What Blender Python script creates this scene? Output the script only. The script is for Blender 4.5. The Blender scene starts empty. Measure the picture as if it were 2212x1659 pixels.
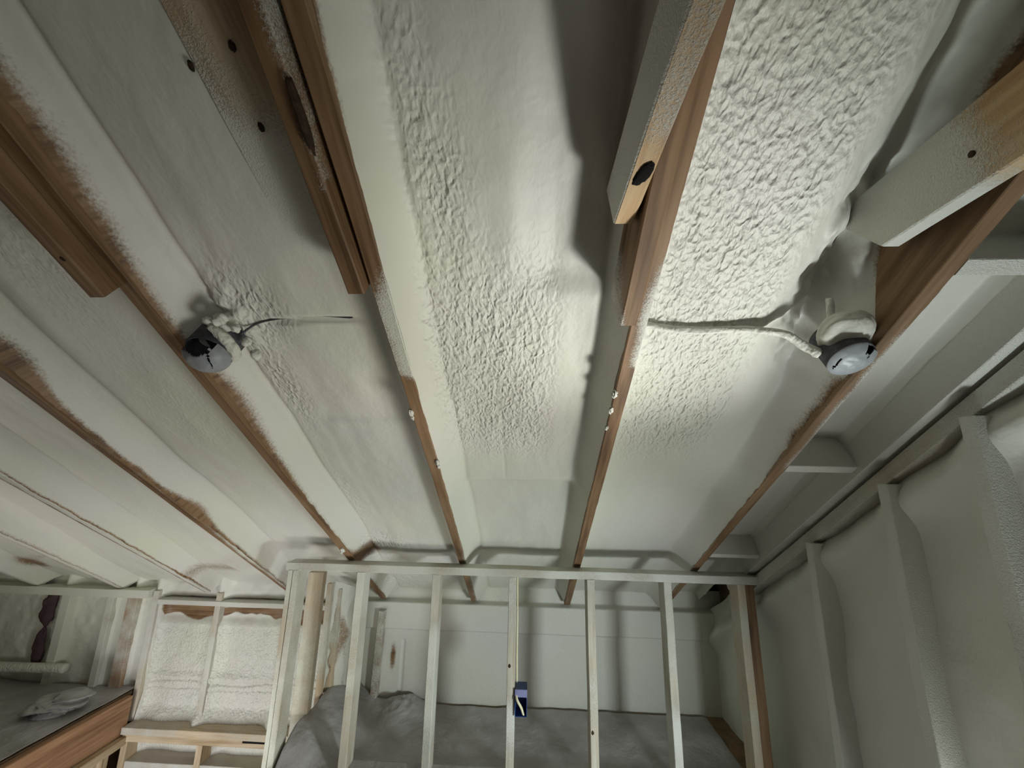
import bpy, math
import numpy as np
from mathutils import Matrix, Vector

# ------------------------------------------------------------------ camera, world, light
SC = bpy.context.scene
COL = SC.collection
ZC = 1.435                       # eye height above the floor; all builders below use z relative to the eye
F, PITCH, YAW, ROLL = 830.995, 0.2250052, -0.0452851, 0.0203987
SL, H0 = 0.560931, 0.909398      # roof pitch and height of the rafters' underside over the eye
T, CS, SN = math.tan(SL), math.cos(SL), math.sin(SL)
X0, S, W = 0.244937, 0.6096, 0.038

cy_, sy_ = math.cos(YAW), math.sin(YAW); cp_, sp_ = math.cos(PITCH), math.sin(PITCH)
cr_, sr_ = math.cos(ROLL), math.sin(ROLL)
fwd = Vector((sy_*cp_, cy_*cp_, sp_)); rt = Vector((cy_, -sy_, 0)); up = rt.cross(fwd)
r2 = rt*cr_ + up*sr_; u2 = -rt*sr_ + up*cr_
cam = bpy.data.cameras.new('camera'); co = bpy.data.objects.new('camera', cam); COL.objects.link(co)
m = Matrix((( r2.x, u2.x, -fwd.x, 0), (r2.y, u2.y, -fwd.y, 0), (r2.z, u2.z, -fwd.z, ZC), (0, 0, 0, 1)))
co.matrix_world = m
cam.sensor_width = 36; cam.lens = F/2212*36; cam.clip_start = 0.02
SC.camera = co

SC.view_settings.view_transform = 'Standard'; SC.view_settings.look = 'None'
SC.view_settings.gamma = 1; SC.view_settings.use_curve_mapping = False
SC.view_settings.exposure = 0.0

wd = bpy.data.worlds.new('world'); SC.world = wd; wd.use_nodes = True
wd.node_tree.nodes['Background'].inputs[0].default_value = (0.82, 0.92, 1.0, 1)
wd.node_tree.nodes['Background'].inputs[1].default_value = 0.03

def area(name, loc, direction, sx, sy, power, col, spread=180):
    l = bpy.data.lights.new(name, 'AREA'); l.shape = 'RECTANGLE'; l.size = sx; l.size_y = sy
    l.energy = power; l.color = col; l.spread = math.radians(spread)
    o = bpy.data.objects.new(name, l); COL.objects.link(o)
    o.location = (loc[0], loc[1], loc[2]+ZC)
    o.rotation_euler = Vector(direction).to_track_quat('-Z', 'Y').to_euler()
    return o
WIN1 = (0.62, 1.28, -1.33, -0.86)      # low gable window: y0 y1 z0 z1
WIN2 = (-2.1, -0.7, -0.75, 0.45)       # gable window behind the camera
def spot(name, loc, target, power, col, angle, radius):
    l = bpy.data.lights.new(name, 'SPOT'); l.energy = power; l.color = col
    l.spot_size = math.radians(angle); l.spot_blend = 1.0; l.shadow_soft_size = radius
    o = bpy.data.objects.new(name, l); COL.objects.link(o)
    o.location = (loc[0], loc[1], loc[2]+ZC)
    o.rotation_euler = (Vector(target)-Vector(loc)).to_track_quat('-Z', 'Y').to_euler()
# daylight through the low gable window and the one behind, then added fill lights below the view and in the stair opening
area('daylight_low_window', (1.19, .95, -1.1), (-1, .22, .45), .47, .64, 5, (.92, 1.0, 1.0), 140)
area('daylight_rear_window', (1.24, -1.4, -.15), (-1, .35, .1), 1.1, 1.3, 6, (1.0, .99, .93), 150)
area('fill_up', (1.10, 1.0, -1.1), (-.55, .0, 1), .4, .5, 2.1, (.96, 1.0, .98), 120)  # added upward fill beside the gable, no lamp known there
spot('fill_beam', (1.0, .85, -1.05), (.30, .90, .45), 92, (.97, .985, .95), 40, .10)  # added spot that makes the hot patch in the bright bay
spot('fill_beam_left', (1.0, .85, -1.05), (-.27, 1.20, .33), 84, (1.0, .965, .86), 35, .36)  # added spot to brighten the middle bay and its foam strip
spot('fill_beam_gable', (1.06, .8, -1.05), (1.0, .72, .45), 36, (.85, .97, 1.0), 50, .08)  # added spot to lift the narrow bay at the gable
area('fill_forward', (.95, .9, -1.1), (-1, 1.1, -.02), .2, .2, 7.4, (.86, .96, 1.0), 112)  # added fill toward the partition, throws the stud shadows on the floor
area('fill_floor_mid', (-.6, 1.3, -1.3), (-.8, .5, .8), .3, .3, 3.0, (1.0, .955, .87), 140)  # added fill for the ceiling left of centre
area('fill_floor_left', (-3.4, 1.0, -1.3), (.2, .4, 1), .4, .4, 5.0, (1.0, .965, .86), 140)  # added unseen fill under the far left bays
area('fill_stairs', (-1.88, 1.0, -1.9), (0, 1, .25), .9, .5, 11, (.97, .985, 1.0), 120)  # added light on the stair wall, standing in for daylight in the stairwell

# ------------------------------------------------------------------ noise
def _h(ix, iy, s):
    n = (ix.astype(np.int64)*374761393 + iy.astype(np.int64)*668265263 + s*974634777) & 0xffffffff
    n = ((n ^ (n >> 13))*1274126177) & 0xffffffff
    return ((n ^ (n >> 16)) & 0xffff)/65535.0
def vn(x, y, s=0):
    x = np.asarray(x, float); y = np.asarray(y, float)
    ix = np.floor(x); iy = np.floor(y); fx = x-ix; fy = y-iy
    fx = fx*fx*(3-2*fx); fy = fy*fy*(3-2*fy); ix = ix.astype(int); iy = iy.astype(int)
    a = _h(ix, iy, s); b = _h(ix+1, iy, s); c = _h(ix, iy+1, s); d = _h(ix+1, iy+1, s)
    return (a*(1-fx)+b*fx)*(1-fy) + (c*(1-fx)+d*fx)*fy
def fb(x, y, s=0, o=3):
    r = 0; a = .5; t_ = 0
    for i in range(o):
        r = r + a*vn(x*2**i, y*2**i, s+i*17); t_ += a; a *= .5
    return r/t_
def ss(a, b, x):
    t_ = np.clip((np.asarray(x, float)-a)/(b-a), 0, 1); return t_*t_*(3-2*t_)

# ------------------------------------------------------------------ materials
def mat(name):
    m_ = bpy.data.materials.new(name); m_.use_nodes = True
    nt = m_.node_tree; b = nt.nodes['Principled BSDF']
    return m_, nt, b
def N(nt, t_, **kw):
    n = nt.nodes.new(t_)
    for k, v in kw.items(): setattr(n, k, v)
    return n
def mixc(nt, fac, a, b):
    n = N(nt, 'ShaderNodeMix', data_type='RGBA')
    for sock, v in ((0, fac), (6, a), (7, b)):
        if isinstance(v, bpy.types.NodeSocket): nt.links.new(v, n.inputs[sock])
        else: n.inputs[sock].default_value = v if sock == 0 else (*v, 1)
    return n.outputs[2]
def math_(nt, op, a, b=0.0, c=None):
    n = N(nt, 'ShaderNodeMath', operation=op)
    for i, v in enumerate((a, b) if c is None else (a, b, c)):
        if isinstance(v, bpy.types.NodeSocket): nt.links.new(v, n.inputs[i])
        else: n.inputs[i].default_value = v
    return n.outputs[0]
def rng(nt, v, a, b, c=0.0, d=1.0):
    n = N(nt, 'ShaderNodeMapRange'); n.interpolation_type = 'SMOOTHSTEP'
    nt.links.new(v, n.inputs[0])
    for i, q in enumerate((a, b, c, d)): n.inputs[i+1].default_value = q
    return n.outputs[0]
def coords(nt, scale=(1, 1, 1), attr=None):
    if attr: c = N(nt, 'ShaderNodeAttribute', attribute_name=attr).outputs['Vector']
    else: c = N(nt, 'ShaderNodeTexCoord').outputs['Object']
    mp = N(nt, 'ShaderNodeMapping'); mp.inputs['Scale'].default_value = scale
    nt.links.new(c, mp.inputs[0]); return mp.outputs[0]
def noise(nt, vec, scale, detail=2, rough=.5):
    n = N(nt, 'ShaderNodeTexNoise'); nt.links.new(vec, n.inputs['Vector'])
    n.inputs['Scale'].default_value = scale; n.inputs['Detail'].default_value = detail
    n.inputs['Roughness'].default_value = rough
    return n.outputs['Fac']
def attr(nt, name): return N(nt, 'ShaderNodeAttribute', attribute_name=name).outputs['Fac']

WOODRAMP = [(.0, (.085, .045, .02)), (.45, (.20, .115, .055)), (1., (.30, .185, .10))]
def wood_color(nt, ramp):
    v = coords(nt, (1.6, 26, 26), 'gc'); n1 = noise(nt, v, 2.2, 4, .6)
    v2 = coords(nt, (.8, 4, 4), 'gc'); n2 = noise(nt, v2, 3, 2)
    f = math_(nt, 'ADD', math_(nt, 'MULTIPLY', n1, .55), math_(nt, 'MULTIPLY', n2, .45))
    cr = N(nt, 'ShaderNodeValToRGB'); nt.links.new(rng(nt, f, .3, .7), cr.inputs[0])
    e = cr.color_ramp.elements
    e[0].position = ramp[0][0]; e[0].color = (*ramp[0][1], 1)
    e[1].position = ramp[-1][0]; e[1].color = (*ramp[-1][1], 1)
    for p, c in ramp[1:-1]:
        k = e.new(p); k.color = (*c, 1)
    return cr.outputs[0], n1
def foam_color(nt):
    v = coords(nt)
    a = rng(nt, noise(nt, v, 2.3, 3), .35, .68); b = rng(nt, noise(nt, v, 1.3, 2), .4, .62)
    c = mixc(nt, a, (.64, .635, .56), (.67, .645, .585))
    c = mixc(nt, math_(nt, 'MULTIPLY', b, .7), c, (.655, .655, .53))
    return c
def make_foam(name='spray_foam'):
    m_, nt, b = mat(name)
    fc = foam_color(nt)
    wc, _ = wood_color(nt, WOODRAMP)
    v = coords(nt)
    # wood showing through where the foam thins out, broken up by speckle
    sp = noise(nt, v, 140, 2, .7)
    wa = attr(nt, 'wood')
    wf = rng(nt, math_(nt, 'ADD', wa, math_(nt, 'MULTIPLY', math_(nt, 'SUBTRACT', sp, .5), .55)), .25, .75)
    col = mixc(nt, wf, fc, wc)
    nt.links.new(col, b.inputs['Base Color'])
    b.inputs['Roughness'].default_value = .5
    b.inputs['Specular IOR Level'].default_value = .32
    # pebbled skin, drawn out along the slope
    v2 = coords(nt, (1, .62, .8), 'gc')
    vo = N(nt, 'ShaderNodeTexVoronoi', feature='SMOOTH_F1'); vo.inputs['Scale'].default_value = 88
    vo.inputs['Smoothness'].default_value = .6
    dn = N(nt, 'ShaderNodeTexNoise'); nt.links.new(v2, dn.inputs['Vector']); dn.inputs['Scale'].default_value = 30
    vm = N(nt, 'ShaderNodeVectorMath', operation='MULTIPLY_ADD')
    nt.links.new(dn.outputs['Color'], vm.inputs[0]); vm.inputs[1].default_value = (.03, .03, .03); nt.links.new(v2, vm.inputs[2])
    nt.links.new(vm.outputs[0], vo.inputs['Vector'])
    peb = math_(nt, 'SUBTRACT', 1.0, vo.outputs['Distance'])
    n3 = noise(nt, v2, 62, 3, .6)
    hgt = math_(nt, 'ADD', math_(nt, 'MULTIPLY', peb, .0075), math_(nt, 'MULTIPLY', n3, .0070))
    hgt = math_(nt, 'MULTIPLY', hgt, attr(nt, 'rough'))
    soft = math_(nt, 'MULTIPLY', noise(nt, v, 26, 3, .6), .0016)
    bp = N(nt, 'ShaderNodeBump'); bp.inputs['Distance'].default_value = 1.0; bp.inputs['Strength'].default_value = 1.0
    nt.links.new(math_(nt, 'ADD', hgt, soft), bp.inputs['Height'])
    nt.links.new(bp.outputs[0], b.inputs['Normal'])
    return m_
def make_wood(name, ramp, rough=.6, foamcol=None):
    m_, nt, b = mat(name)
    wc, g = wood_color(nt, ramp)
    v = coords(nt)
    sp = noise(nt, v, 240, 2, .75); sp2 = noise(nt, v, 11, 2)
    s_ = math_(nt, 'ADD', math_(nt, 'MULTIPLY', attr(nt, 'spray'), 1.5), math_(nt, 'MULTIPLY', math_(nt, 'SUBTRACT', sp, .5), .75))
    s_ = math_(nt, 'ADD', s_, math_(nt, 'MULTIPLY', math_(nt, 'SUBTRACT', sp2, .5), .5))
    wf = rng(nt, s_, .5, .95)
    fc = foam_color(nt)
    nt.links.new(mixc(nt, wf, wc, fc), b.inputs['Base Color'])
    b.inputs['Roughness'].default_value = rough; b.inputs['Specular IOR Level'].default_value = .35
    bp = N(nt, 'ShaderNodeBump'); bp.inputs['Distance'].default_value = 1.0
    hh = math_(nt, 'ADD', math_(nt, 'MULTIPLY', g, .0008), math_(nt, 'MULTIPLY', math_(nt, 'MULTIPLY', wf, sp), .003))
    nt.links.new(hh, bp.inputs['Height']); nt.links.new(bp.outputs[0], b.inputs['Normal'])
    return m_
def plain(name, col, rough=.6, spec=.4, var=.15, scale=8, bump=0.0, metal=0.0):
    m_, nt, b = mat(name)
    v = coords(nt); n = noise(nt, v, scale, 3)
    c2 = tuple(c*(1-var) for c in col)
    nt.links.new(mixc(nt, rng(nt, n, .35, .65), c2, col), b.inputs['Base Color'])
    b.inputs['Roughness'].default_value = rough; b.inputs['Specular IOR Level'].default_value = spec
    b.inputs['Metallic'].default_value = metal
    if bump:
        bp = N(nt, 'ShaderNodeBump'); bp.inputs['Distance'].default_value = 1.0
        nt.links.new(math_(nt, 'MULTIPLY', noise(nt, v, scale*3, 3), bump), bp.inputs['Height'])
        nt.links.new(bp.outputs[0], b.inputs['Normal'])
    return m_

FOAM = make_foam()
WOOD = make_wood('rafter_wood', WOODRAMP)
WORANGE = make_wood('orange_wood', [(0, (.20, .10, .05)), (.5, (.33, .18, .095)), (1, (.42, .25, .14))])
PALE = make_wood('pale_wood', [(0, (.36, .25, .14)), (.5, (.55, .43, .28)), (1, (.66, .54, .38))])
COAT = make_wood('dusted_stud_wood', [(0, (.40, .33, .24)), (.5, (.50, .45, .35)), (1, (.58, .55, .46))])
KNOT = plain('knot_wood', (.05, .028, .015), .7, .2, .5, 60)
GREY = plain('grey_plastic', (.30, .315, .33), .45, .5, .12, 30, .0008)
DARKG = plain('dark_grey_plastic', (.075, .075, .085), .6, .3, .4, 60, .002)
BLACK = plain('dark_gap', (.015, .014, .013), .9, .1)
BLUE = plain('blue_box_plastic', (.02, .06, .22), .4, .5, .3, 20)
LILAC = plain('pale_blue_box_plastic', (.20, .21, .36), .5, .4, .2, 20)
CABLE = plain('cream_cable', (.72, .66, .42), .5, .4, .1, 30)
SHEATH = plain('sheathing', (.26, .17, .10), .8, .2, .3, 12)
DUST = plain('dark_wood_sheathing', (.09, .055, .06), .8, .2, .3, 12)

def plastic_mat():
    m_, nt, b = mat('dusty_plastic_sheet')
    v = coords(nt); n = noise(nt, v, 5, 4)
    nt.links.new(mixc(nt, rng(nt, n, .35, .7), (.30, .285, .27), (.42, .405, .40)), b.inputs['Base Color'])
    b.inputs['Roughness'].default_value = .34; b.inputs['Specular IOR Level'].default_value = .5
    bp = N(nt, 'ShaderNodeBump'); bp.inputs['Distance'].default_value = 1.0
    nt.links.new(math_(nt, 'MULTIPLY', noise(nt, v, 14, 4, .6), .012), bp.inputs['Height'])
    nt.links.new(bp.outputs[0], b.inputs['Normal'])
    return m_
PLAST = plastic_mat()

# ------------------------------------------------------------------ object helpers
def link(name, me, parent=None, mats=()):
    o = bpy.data.objects.new(name, me); COL.objects.link(o)
    for m_ in mats: me.materials.append(m_)
    if parent is not None: o.parent = parent
    return o
def tag(o, label=None, cat=None, group=None, kind=None):
    if label: o['label'] = label
    if cat: o['category'] = cat
    if group: o['group'] = group
    if kind: o['kind'] = kind
    return o
def empty(name, label, cat, group=None, loc=(0, 0, -ZC)):
    o = bpy.data.objects.new(name, None); COL.objects.link(o); o.empty_display_size = .05
    return tag(o, label, cat, group)
def mesh(name, V, Fc, material, parent=None, attrs=None, smooth=True, offset=True):
    V = np.array(V, float)
    if offset: V = V + np.array([0, 0, ZC])
    me = bpy.data.meshes.new(name)
    me.from_pydata(V.tolist(), [], [tuple(int(i) for i in f) for f in Fc])
    for k, a in (attrs or {}).items():
        a = np.asarray(a, float)
        if a.ndim == 2:
            at = me.attributes.new(k, 'FLOAT_VECTOR', 'POINT'); at.data.foreach_set('vector', a.ravel())
        else:
            at = me.attributes.new(k, 'FLOAT', 'POINT'); at.data.foreach_set('value', a.ravel())
    if smooth: me.polygons.foreach_set('use_smooth', [True]*len(me.polygons))
    me.update()
    return link(name, me, parent, [material])
def roof(X, Y, d=0.0):
    """point on the rafters' underside at (X, Y), moved d into the roof"""
    X, Y, d = np.broadcast_arrays(np.asarray(X, float), np.asarray(Y, float), np.asarray(d, float))
    return np.stack([X, Y + d*SN, H0 - T*Y + d*CS], -1)
def roofw(X, Yw, d=0.0):
    'same, but Yw is the true Y of the point'
    return roof(X, Yw-d*SN, d)
def rib(fn, length, step=.02):
    return np.linspace(0, 1, max(2, int(length/step)+1))
GC = [0.0]
def beam(name, A, B, wv, w, dv, d, material, parent=None, spray=None, wob=.0012, ch=.002, step=.025, sz=None):
    """a sawn board from A to B; wv / dv: unit vectors of its width and depth, (A, B) lie on its centre line.
       spray(P, side) gives overspray per vertex; side is a (w, d) pair in -1..1"""
    A = np.array(A, float); B = np.array(B, float); wv = np.array(wv, float); dv = np.array(dv, float)
    L = np.linalg.norm(B-A); ts = rib(None, L, step); n = len(ts); hw, hd = w/2, d/2
    GC[0] += 3.7
    cs = [(-hw+ch, -hd), (hw-ch, -hd), (hw, -hd+ch), (hw, hd-ch), (hw-ch, hd), (-hw+ch, hd), (-hw, hd-ch), (-hw, -hd+ch)]
    k = len(cs); V = []; G = []; SP = []
    for i, t_ in enumerate(ts):
        p = A + (B-A)*t_
        o1 = (float(vn(t_*L*6, GC[0], 3))-.5)*2*wob; o2 = (float(vn(t_*L*5, GC[0], 5))-.5)*2*wob
        for a, b in cs:
            q = p + wv*(a+o1) + dv*(b+o2)
            V.append(q); G.append((t_*L+GC[0], a+GC[0]*.37, b))
            SP.append(spray(q, (a/hw, b/hd)) if spray else 0.0)
    Fc = []
    for i in range(n-1):
        for j in range(k):
            j2 = (j+1) % k
            Fc.append((i*k+j, i*k+j2, (i+1)*k+j2, (i+1)*k+j))
    Fc.append(tuple(range(k-1, -1, -1))); Fc.append(tuple((n-1)*k+j for j in range(k)))
    o = mesh(name, V, Fc, material, parent, {'gc': G, 'spray': SP}, smooth=False)
    return o
def grid(name, P, material, parent=None, attrs=None, skip=None, flip=False):
    nu, nv = P.shape[:2]; idx = np.arange(nu*nv).reshape(nu, nv)
    q = np.stack([idx[:-1, :-1], idx[1:, :-1], idx[1:, 1:], idx[:-1, 1:]], -1)
    if flip: q = q[..., ::-1]
    if skip is not None: q = q[~skip]
    q = q.reshape(-1, 4)
    at = {k: (a.reshape(-1, 3) if a.ndim == 3 else a.reshape(-1)) for k, a in (attrs or {}).items()}
    return mesh(name, P.reshape(-1, 3), q, material, parent, at)
def tube(name, pts, rad, material, parent=None, seg=10, attrs=None, bump=0.0, seed=1):
    pts = np.array(pts, float)
    if np.ndim(rad) == 0: rad = np.full(len(pts), float(rad))
    # resample (Catmull-Rom)
    Q = []; R = []
    ext = np.vstack([2*pts[0]-pts[1], pts, 2*pts[-1]-pts[-2]])
    for i in range(len(pts)-1):
        p0, p1, p2, p3 = ext[i:i+4]
        for t_ in np.linspace(0, 1, 8, endpoint=False):
            Q.append(.5*((2*p1)+(p2-p0)*t_+(2*p0-5*p1+4*p2-p3)*t_**2+(3*p1-p0-3*p2+p3)*t_**3)); R.append(rad[i]*(1-t_)+rad[i+1]*t_)
    Q.append(pts[-1]); R.append(rad[-1]); Q = np.array(Q); n = len(Q)
    V = []; tprev = None; nrm = None
    for i in range(n):
        tg = Q[min(i+1, n-1)]-Q[max(i-1, 0)]; tg /= np.linalg.norm(tg)
        if nrm is None:
            nrm = np.cross(tg, [0.3, .2, 1]); nrm /= np.linalg.norm(nrm)
        nrm = nrm - tg*np.dot(nrm, tg); nrm /= np.linalg.norm(nrm); bn = np.cross(tg, nrm)
        for j in range(seg):
            a = 2*math.pi*j/seg
            rr = R[i]*(1+bump*(float(vn(i*.45, j*.9, seed))-.5)*2)
            V.append(Q[i]+rr*(nrm*math.cos(a)+bn*math.sin(a)))
    Fc = [(i*seg+j, i*seg+(j+1) % seg, (i+1)*seg+(j+1) % seg, (i+1)*seg+j) for i in range(n-1) for j in range(seg)]
    Fc.append(tuple(range(seg-1, -1, -1))); Fc.append(tuple((n-1)*seg+j for j in range(seg)))
    V = np.array(V)
    return mesh(name, V, Fc, material, parent, {'gc': V, 'rough': np.full(len(V), .5), 'wood': np.zeros(len(V)), 'spray': np.zeros(len(V))})
def blob(name, c, r, material, parent=None, seed=1, lump=.35, res=14, axes=None, freq=2.2, rough=.4):
    V = []; c = np.array(c, float); r = np.array(r, float)*np.ones(3)
    for i in range(res+1):
        th = math.pi*i/res
        for j in range(res*2):
            ph = math.pi*j/res
            v = np.array([math.sin(th)*math.cos(ph), math.sin(th)*math.sin(ph), math.cos(th)])
            nn = float(fb(v[0]*freq+seed*3.1+v[2]*.7, v[1]*freq+v[2]*1.9*freq+seed, seed, 2))
            q = v*r*(1+lump*(nn-.5)*2)
            if axes is not None: q = axes[0]*q[0]+axes[1]*q[1]+axes[2]*q[2]
            V.append(c+q)
    k = res*2
    Fc = [(i*k+j, (i+1)*k+j, (i+1)*k+(j+1) % k, i*k+(j+1) % k) for i in range(res) for j in range(k)]
    V = np.array(V)
    return mesh(name, V, Fc, material, parent, {'gc': V, 'rough': np.full(len(V), rough), 'wood': np.zeros(len(V)), 'spray': np.zeros(len(V))})

EX, EY, EZ = np.eye(3)
NR = np.array([0, SN, CS]); DR = np.array([0, CS, -SN])      # into the roof / down the slope
YTOP, YEND = -1.6, 2.785

# ------------------------------------------------------------------ rafters
def xr(k): return X0 + S*k
RH = .235
def sp_bottom(fn):
    return lambda P, sd: fn(P[0], P[1] , sd)
def spray_B(P, s):
    y = P[1]; v = float(ss(.70, .86, y))*(1-float(ss(1.02, 1.07, y)))*.52
    if s[1] < -.5: v += .28*float(ss(.3, 1, s[0]))
    v += .18*float(ss(1.6, 2.2, y))
    return v
def spray_C(P, s):
    y = P[1]; v = (.12+.55*float(ss(.62, .85, y)))*(1-float(ss(.99, 1.03, y)))*(.35+.65*float(ss(-.6, 1, s[0])))
    v += .2*float(ss(1.3, 2.0, y))
    return v
def spray_D(P, s):
    y = P[1]
    v = .1+.45*float(ss(.80, .95, y))*(1-float(ss(1.35, 1.5, y)))*float(ss(-.9, .9, s[0]))
    if s[1] > -.99 and s[0] < 0: v += .25*float(ss(.8, 1.0, y))
    return v+.15*float(ss(1.4, 2, y))
def spray_A(P, s):
    return .05+.25*float(ss(1.3, 2, P[1]))
def spray_E(P, s):
    y = P[1]; return .1+.42*float(ss(1.5, 2.2, y))*float(ss(-1, .2, s[0]))+.25*float(vn(y*5, 3, 9))
def spray_F(P, s):
    y = P[1]; return .95-.6*float(ss(1.15, 1.35, y))*(1-float(ss(-.9, .1, s[0])))
def spray_G(P, s):
    return .95-.5*(1-float(ss(-.8, .1, s[0])))
RAF = {1: (spray_D, 'rafter on the right carrying the round grey box with a dark wedge beside it'),
       0: (spray_C, 'brown rafter right of centre with frayed foam along its left edge'),
       -1: (spray_B, 'brown rafter left of centre beside the bright cream strip of foam'),
       -2: (spray_A, 'brown rafter that carries the torn grey round box on the left'),
       -3: (spray_E, 'rafter with blurred brown patches, next left of the torn grey box'),
       -4: (spray_F, 'foam-smothered rafter showing only a thin dark edge, third from the lower left corner'),
       -5: (spray_G, 'foam-covered rafter nearest the lower left corner of the ceiling')}
for k, (fn, lab) in RAF.items():
    X = xr(k)+W/2
    A = roof(X, YTOP, RH/2); B = roof(X, YEND, RH/2)
    o = beam('rafter', A, B, EX, W, NR, RH, WOOD, None, fn, step=.02)
    tag(o, lab, 'rafter', 'rafters of the sloping ceiling')
    if k == 1:
        blob('knot', roof(X+.002, .60, .001), (.006, .009, .0025), KNOT, o, 4, .2, 8, [EX, DR, NR])
for k in (-6, -7):
    X = xr(k)+W/2
    o = beam('rafter', roof(X, YTOP, RH/2), roof(X, YEND, RH/2), EX, W, NR, RH, WOOD, None, spray_G, step=.05)
    tag(o, 'foam-covered rafter hidden past the left edge of the view', 'rafter', 'rafters of the sloping ceiling')

# sister boards and ties fixed to the rafters
def sister(k, drop0, drop1, yend, ytop, dx0, dx1, mat_, lab, spray=None, cat='board', grp='boards fixed beside the rafters', ht=.14):
    """bottom corner of the board hangs 'drop' under the rafters' plane"""
    xa, xb = xr(k)-W/2+dx1, xr(k)-W/2+dx0
    A = roof(xa, ytop, ht/2-drop1); B = roof(xb, yend, ht/2-drop0)
    o = beam('sister_board', A, B, EX, W, NR, ht, mat_, None, spray, step=.02, ch=.003, wob=.002)
    return tag(o, lab, cat, grp)
def sprS(P, s):
    return .10+(.35*float(ss(.3, 1, abs(s[0]))) if s[0] > .8 and P[1] < .6 else 0)
sB = sister(-1, .026, .052, .80, -1.2, -.010, -.006, WOOD, 'brown board left of centre ending in a square cut, with a long dark knot streak', sprS)
Bk = roof(xr(-1)-.004, .545, -.038)
blob('knot', roof(xr(-1)-.0085, .515, -.036), (.0075, .052, .010), KNOT, sB, 2, .2, 14, [EX, DR, NR])
sA = sister(-2, .040, .044, .80, -1.2, -.002, -.002, WOOD, 'brown board at far left ending beside the torn grey box', lambda P, s: .05)
blob('knot', roof(xr(-2)-.02, .72, -.040), (.005, .006, .002), KNOT, sA, 3, .2, 8, [EX, DR, NR])
sC = sister(0, .045, .040, .86, -1.2, -.001, -.001, WOOD, 'brown board flush against the rafter right of centre, ending just above its foamed edge',
            lambda P, s: .08+.5*float(ss(.74, .84, P[1]))*(1-float(ss(-.7, 0., s[0]))))
# horizontal collar ties
def sprT(P, s):
    v = .18+.12*float(vn(P[1]*9, 2, 4))
    if s[0] < -.9: v += .9
    if s[1] < -.9: v += .30*float(ss(.3, -.6, P[1])) + .28*(1-float(ss(.35, .62, P[1])))
    return v
def tie(X, yend, z0, lab, fn, mat_=PALE, end_cut=.10, ht=.14, zt=0.0):
    """a horizontal 2x6 whose end is cut to the slope"""
    n = 60; ys = np.linspace(-1.3, yend, n); V = []; G = []; SPv = []
    hw = W/2; ch = .003
    cs = [(-hw+ch, 0), (hw-ch, 0), (hw, ch), (hw, ht-ch), (hw-ch, ht), (-hw+ch, ht), (-hw, ht-ch), (-hw, ch)]
    for i, y in enumerate(ys):
        fr = i/(n-1)
        wv = (float(vn(y*7, 9, 2))-.5)*.004
        for a, b in cs:
            yy = y + fr**6*end_cut*(b/ht)
            q = (X+a+wv, yy, z0+b+zt*(yend-y)); V.append(q); G.append((y, a, b))
            SPv.append(fn(np.array(q), (a/hw, b/ht*2-1)))
    k = 8
    Fc = [(i*k+j, (i*k+(j+1) % k), ((i+1)*k+(j+1) % k), ((i+1)*k+j)) for i in range(n-1) for j in range(k)]
    Fc.append(tuple(range(k-1, -1, -1))); Fc.append(tuple((n-1)*k+j for j in range(k)))
    o = mesh('collar_tie', V, Fc, mat_, None, {'gc': G, 'spray': SPv}, smooth=False)
    return tag(o, lab, 'board', 'level ties fixed to the rafters')
PINE = make_wood('pine_tie_wood', [(0, (.40, .22, .09)), (.5, (.54, .36, .19)), (1, (.62, .46, .28))])
tC = tie(xr(0)-.062, .672, .478, 'pale pine tie right of centre with a black knot hole near its cut end', sprT, PINE, ht=.12, end_cut=.05, zt=.02)
blob('knot_hole', (xr(0)-.062, .545, .479), (.011, .024, .005), BLACK, tC, 6, .3, 12, [EX*.96+EY*.2, EY*.96-EX*.25, EZ])
tD = tie(xr(1)-.062, .79, .50, 'foam-dusted tie at upper right crossing the dark bay beside the right rafter',
         lambda P, s: .30+.65*float(ss(.50, .75, P[1])) - (.2 if s[0] < -.9 and P[1] < .62 and abs(s[1]) < .7 else 0), PINE, ht=.15, end_cut=.12)
blob('knot', (xr(1)-.083, .60, .56), (.002, .006, .006), KNOT, tD, 5, .2, 8)

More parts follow.
